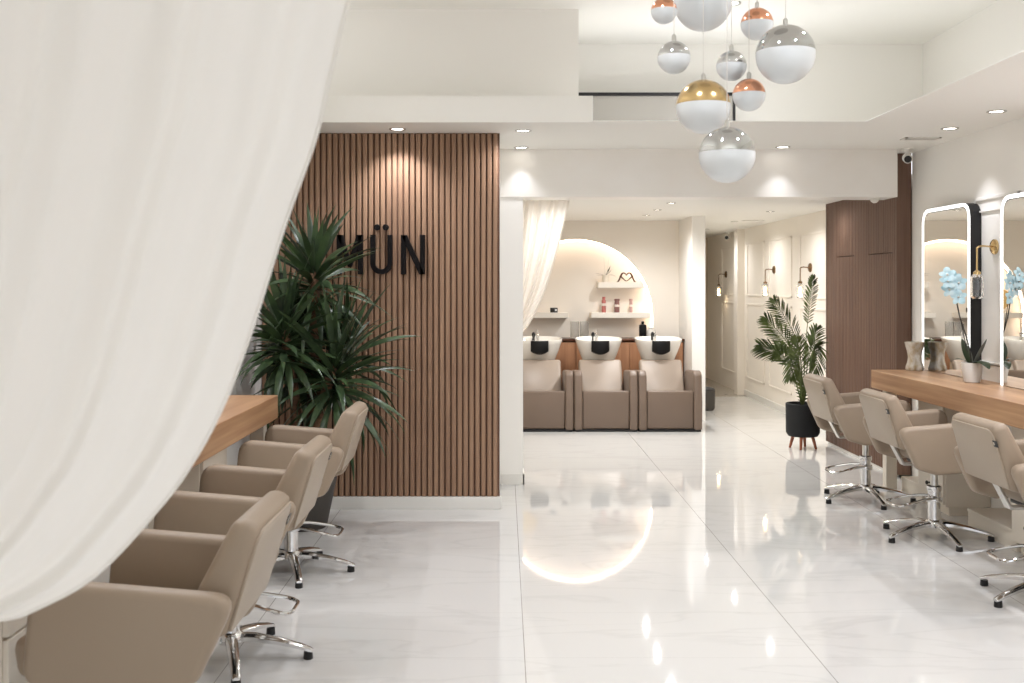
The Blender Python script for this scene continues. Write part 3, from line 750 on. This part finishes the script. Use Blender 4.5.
# waste bin behind the partition
wb = thing('waste_bin', 'dark round bin in the corridor beside the end wash chair', 'bin', (2.46, 13.0, 0))
MB().lathe([(.10, 0), (.12, .03), (.125, .24), (.115, .25), (.11, .24), (.10, .02)], cap1=True).build('body', M['potgrey'], wb)
MB().lathe([(.118, .25), (.122, .256), (.08, .28), (.001, .29)]).build('lid', M['black'], wb)

# ------------------------------------------------------------------ plants
def blade(mb, base, az, el, length, width, droop, twist=0., n=9):
    width *= 1.0
    p = Vector(base); a0 = el; rows = []
    up = Vector((0, 0, 1))
    for i in range(n+1):
        t = i/n
        e = el - droop*t**1.4
        d = Vector((math.cos(e)*math.cos(az), math.cos(e)*math.sin(az), math.sin(e)))
        if i: p = p + d*(length/n)
        side = Vector((-math.sin(az), math.cos(az), 0)); side = Matrix.Rotation(twist, 3, d) @ side; nrm = side.cross(d)
        w_ = width*(.55+.75*t if t < .35 else .82+.18*math.cos((t-.35)/.65*PI) if t < .6 else max(.02, (1-t)/.4*.85))
        w_ = min(w_, width)
        rows.append([p+side*w_*.5+nrm*-.12*-w_, p.copy(), p-side*w_*.5+nrm*.12*w_])
    mb.loft(rows, closed=False)
YX, YY = -1.27, 6.72
yk = thing('potted_yucca', 'tall bushy yucca plant in a dark pot in front of the slat wall', 'plant', (YX, YY, 0))
MB().lathe([(.14, 0), (.15, .01), (.235, .42), (.24, .44), (.225, .445), (.215, .40), (.001, .39)]).build('pot', M['potgrey'], yk)
MB().lathe([(.214, .398), (.001, .41)]).build('soil', M['soil'], yk)
def P(px, py, D): return Vector(((px-504)*D/1062, D, EYE-(py-285)*D/1062))
crowns = [((314, 270), 6.78, 80, .44, 1.0, 0), ((284, 330), 6.62, 84, .46, 1.0, 1), ((334, 366), 6.66, 90, .50, .95, 2), ((300, 345), 6.90, 70, .46, 1., 3), ((348, 345), 6.85, 34, .42, .8, 4)]
for (pp, D, nl, ln, sc, sd) in crowns:
    c0 = P(*pp, D)-Vector((YX, YY, 0)); rnd = random.Random(30+sd)
    if sd != 4:
        base = Vector((.06*math.cos(sd*2.1), .06*math.sin(sd*2.1), .39))
        pth = smooth_path([base, base.lerp(c0, .5)+Vector((.015, 0, 0)), c0], 8)
        MB().tube(pth, [.034]*(len(pth)-1)+[.026], 12).build('trunk', M['bark'], yk)
    mb = MB()
    for i in range(nl):
        q = i/nl
        el = R(88-122*q**.85) + rnd.uniform(-.15, .15); az = i*2.39996+rnd.uniform(-.2, .2)
        dr = rnd.uniform(.15, .5) + max(0, .9*q)*rnd.uniform(.5, 1.1)
        l_ = ln*1.2*rnd.uniform(.72, 1.08)
        yl = c0.y+YY+math.cos(el)*math.sin(az)*l_
        if yl > 7.18: l_ *= .45
        if c0.x+YX+math.cos(el)*math.cos(az)*l_ < XL+.03: l_ *= .55
        blade(mb, c0+Vector((rnd.uniform(-.012, .012), rnd.uniform(-.012, .012), -.2*q)), az, el, l_, .046*sc*rnd.uniform(.85, 1.15), dr, rnd.uniform(-.9, .9))
    for v in mb.bm.verts: v.co.x = max(v.co.x, XL-YX+.012); v.co.y = min(v.co.y, 7.235-YY)
    mb.build('leaf_crown', M['leaf'], yk)

# palm
PX, PY = 2.80, 9.95
pk = thing('potted_palm', 'slender palm in a charcoal pot on wooden legs by the dark slats', 'plant', (PX, PY, 0))
MB().lathe([(.10, .115), (.135, .118), (.155, .15), (.158, .42), (.15, .425), (.143, .41), (.140, .36), (.001, .35)]).build('pot', M['pot'], pk)
MB().lathe([(.141, .365), (.001, .375)]).build('soil', M['soil'], pk)
for i in range(4):
    a = PI/4+i*PI/2+.35
    MB().cyl((.085*math.cos(a), .085*math.sin(a), .13), (.12*math.cos(a), .12*math.sin(a), 0), .017, 12, .011).build('leg', M['legwood'], pk)
rnd3 = random.Random(11)
def frond(tip, mid, start_leaf, L_, nleaf=26, side_hint=(0, 1, 0), root=(0, 0, .37)):
    pth = smooth_path([root, mid, tip], 16)
    mb = MB().tube(pth, [.007*(1-.8*i/(len(pth)-1)) for i in range(len(pth))], 6)
    n_ = len(pth)
    for k in range(nleaf):
        t = start_leaf + (1-start_leaf)*k/(nleaf-1)
        f = t*(n_-1); i = min(int(f), n_-2); p = pth[i].lerp(pth[i+1], f-i)
        d = (pth[i+1]-pth[i]).normalized()
        s_ = d.cross(Vector(side_hint)).normalized(); 
        q = (t-start_leaf)/(1-start_leaf); l_ = L_*(.55+.75*math.sin(PI*min(1, q*.85+.12)))*(.75 if q > .85 else 1)
        for sg_ in (-1, 1):
            dd = (d*.9+s_*sg_*(.8-.4*q)+Vector((rnd3.uniform(-.12, .12), rnd3.uniform(-.2, .2), -.12))).normalized()
            w_ = dd.cross(Vector(side_hint)).normalized()*.0068
            w_ = (w_+Vector(side_hint)*.004*sg_)
            tipp = p+dd*l_+Vector((0, 0, -.15*l_))
            m1 = p+dd*l_*.45
            mb.loft([[p-w_*.35, p+w_*.35], [m1-w_, m1+w_], [p+dd*l_*.8-Vector((0, 0, .06*l_))-w_*.7, p+dd*l_*.8-Vector((0, 0, .06*l_))+w_*.7], [tipp-w_*.05, tipp+w_*.05]], closed=False)
    for v in mb.bm.verts: v.co.x = min(v.co.x, XS-.008-PX)
    mb.build('frond', M['palm'], pk)
def pl(px, py, dy=0.):
    v = P(px, py, PY+dy); return v-Vector((PX, PY, 0))
frond(pl(813, 277, .1), pl(806, 340, .05), .62, .085, 22)
frond(pl(774, 300, -.1), pl(798, 345, -.05), .5, .13, 24)
frond(pl(766, 318, .1), pl(792, 352, .05), .45, .14, 26)
frond(pl(760, 345, -.15), pl(788, 362, -.1), .45, .14, 26)
frond(pl(776, 350, .2), pl(795, 355, .1), .45, .13, 24)
frond(pl(817, 328, .15), pl(808, 362, .1), .45, .12, 24)
frond(pl(817, 372, .05), pl(815, 345, .05), .4, .13, 22)
frond(pl(797, 338, -.2), pl(800, 370, -.1), .35, .13, 22)
frond(pl(790, 378, -.1), pl(797, 352, -.1), .45, .12, 20)
frond(pl(798, 372, -.05), pl(801, 388, -.05), .2, .07, 14)
frond(pl(812, 378, -.1), pl(806, 386, -.05), .2, .08, 14)

# orchid on the right counter
ok = thing('potted_orchid', 'pale blue orchid in a white pot on the right counter', 'plant', (3.055, 6.93, HC))
MB().lathe([(.045, 0), (.05, .004), (.068, .125), (.066, .13), (.06, .125), (.057, .10), (.001, .095)]).build('pot', M['potwhite'], ok)
MB().lathe([(.058, .102), (.001, .108)]).build('soil', M['soil'], ok)
def oleaf(az, el, l_, w, dr):
    mb = MB(); rows = []; p = Vector((0, 0, .105))
    for i in range(11):
        t = i/10; e = el-dr*t**1.5
        d = Vector((math.cos(e)*math.cos(az), math.cos(e)*math.sin(az), math.sin(e)))
        if i: p = p+d*l_/10
        sd = Vector((-math.sin(az), math.cos(az), 0)); nn = sd.cross(d); w_ = w*max(.04, math.sin(PI*min(1, (t*.92+.06)))**.7)
        rows.append([p+sd*w_*.5+nn*.1*w_, p.copy(), p-sd*w_*.5+nn*.1*w_])
    mb.loft(rows, closed=False).build('leaf', M['orchidleaf'], ok)
oleaf(2.2, 1.35, .19, .10, .35); oleaf(-.7, 1.25, .20, .10, .3); oleaf(-1.45, .7, .22, .08, 1.6); oleaf(2.9, .9, .12, .05, 1.0)
stem = smooth_path([(0, 0, .10), (-.02, .01, .25), (-.07, .02, .42), (-.095, .03, .55), (-.108, .04, .63), (-.125, .05, .68)], 6)
MB().tube(stem, .0042, 8).build('stem', M['stem'], ok)
MB().tube([(-.005, .012, .09), (-.108, .045, .66)], .0028, 6).build('stake', M['stem'], ok)
rnd = random.Random(3)
for i, (t, ox, oz) in enumerate(((.66, .02, -.01), (.74, -.025, .0), (.8, .03, .02), (.87, -.03, .01), (.93, .02, .02), (1., -.02, .02))):
    p = stem[min(int(t*(len(stem)-1)), len(stem)-1)]+Vector((ox, rnd.uniform(-.02, .02), oz))
    ax = Vector((-.55+rnd.uniform(-.3, .3), -.8, rnd.uniform(-.2, .3))).normalized(); u = ax.orthogonal().normalized(); v = ax.cross(u)
    mb = MB()
    for k in range(5):
        a = 2*PI*k/5+.3; dd = u*math.cos(a)+v*math.sin(a); ss = ax.cross(dd); l_ = .055; ww = .048 if k % 2 else .036
        mb.loft([[p+dd*l_*tt+ss*ww*.5*s1+ax*(.012*math.sin(tt*2.4)) for s1, in ((-wk,), (0,), (wk,))] for tt, wk in ((.02, .15), (.25, .75), (.55, 1.), (.8, .75), (.95, .35), (1.0, .05))], closed=False)
    fl = mb.build('flower', M['orchid'], ok)
    MB().sphere(p+ax*.012, .008, n=10, k=6).build('flower_lip', M['potwhite'], fl)
# ornate vase at the far end of the counter
vs = thing('glass_vase', 'gold veined waisted glass vase at the far end of the right counter', 'vase', (3.055, 7.90, HC))
rg = []
for z, a in ((0, .058), (.01, .064), (.03, .062), (.07, .05), (.10, .047), (.14, .052), (.18, .064), (.21, .07), (.212, .066), (.18, .058), (.10, .041), (.03, .05), (.015, .03)):
    rg.append([(a*(1+.08*math.cos(6*th))*math.cos(th), a*(1+.08*math.cos(6*th))*math.sin(th), z) for th in [2*PI*i/48+z*4 for i in range(48)]])
MB().loft(rg).build('body', M['marblevase'], vs)
# orchid on the niche shelf
o2 = thing('potted_orchid', 'bare orchid in a small cream pot on the upper niche shelf', 'plant', (1.235, YS, zu))
MB().lathe([(.034, 0), (.042, .085), (.038, .088), (.034, .075), (.001, .07)]).build('pot', M['cabinet'], o2)
def leaf2(az, el, l_, dr):
    mb = MB(); blade(mb, (0, 0, .075), az, el, l_, .034, dr); mb.build('leaf', M['bronze'] if az > 2 else M['orchidleaf'], o2)
leaf2(PI, .5, .15, .7); leaf2(.1, .45, .16, 1.3); leaf2(.5, 1.1, .15, .2); leaf2(3.5, .25, .13, .5); leaf2(-.4, .9, .12, .4)
for x in (-.02, .045): MB().cyl((x*.3, 0, .07), (x, 0, .30), .003, 6).build('stake', M['cord'], o2)

# added fill lamps, hidden on top of the lowered ceiling to brighten the raised one
def fill_uplight(x, y, z, sx, sy, power):
    l = bpy.data.lights.new('cove_lamp', 'AREA'); l.shape = 'RECTANGLE'; l.size = sx; l.size_y = sy; l.energy = power; l.color = (.93, .94, 1)
    o = bpy.data.objects.new('cove_lamp', l); COL.objects.link(o); o.location = (x, y, z); o.rotation_euler = (PI, 0, 0)
fill_uplight(2.78, 4.6, 2.62, .5, 5.6, 5)
fill_uplight(1.3, 7.55, 2.62, 1.5, .45, 3)
fill_uplight(-1.42, 4.6, 2.76, .4, 4.2, 10)
fill_uplight(.6, .6, 2.76, 3.0, 1.6, 20)
# ------------------------------------------------------------------ daylight added through the open shop front, out of view
wd = bpy.data.worlds.new('daylight'); S.world = wd; wd.use_nodes = True
bg = wd.node_tree.nodes['Background']; bg.inputs['Color'].default_value = (.93, .95, 1.0, 1); bg.inputs['Strength'].default_value = 1.75

# ------------------------------------------------------------------ camera
cam = bpy.data.cameras.new('camera'); co = bpy.data.objects.new('camera', cam); COL.objects.link(co)
co.location = (0, 0, EYE); co.rotation_euler = (PI/2, 0, 0)
cam.sensor_width = 36; cam.lens = 36*1062/1024
cam.shift_x = 8/1024; cam.shift_y = -56.5/1024
cam.clip_start = .05
cam.dof.use_dof = True; cam.dof.focus_distance = 7.5; cam.dof.aperture_fstop = 5.0
S.camera = co
S.view_settings.view_transform = 'Standard'; S.view_settings.look = 'None'; S.view_settings.gamma = 1
S.view_settings.use_curve_mapping = False
S.view_settings.exposure = 0.10
S.cycles.max_bounces = 12; S.cycles.diffuse_bounces = 9; S.cycles.glossy_bounces = 5; S.cycles.sample_clamp_indirect = 6
S.cycles.caustics_reflective = False; S.cycles.caustics_refractive = False
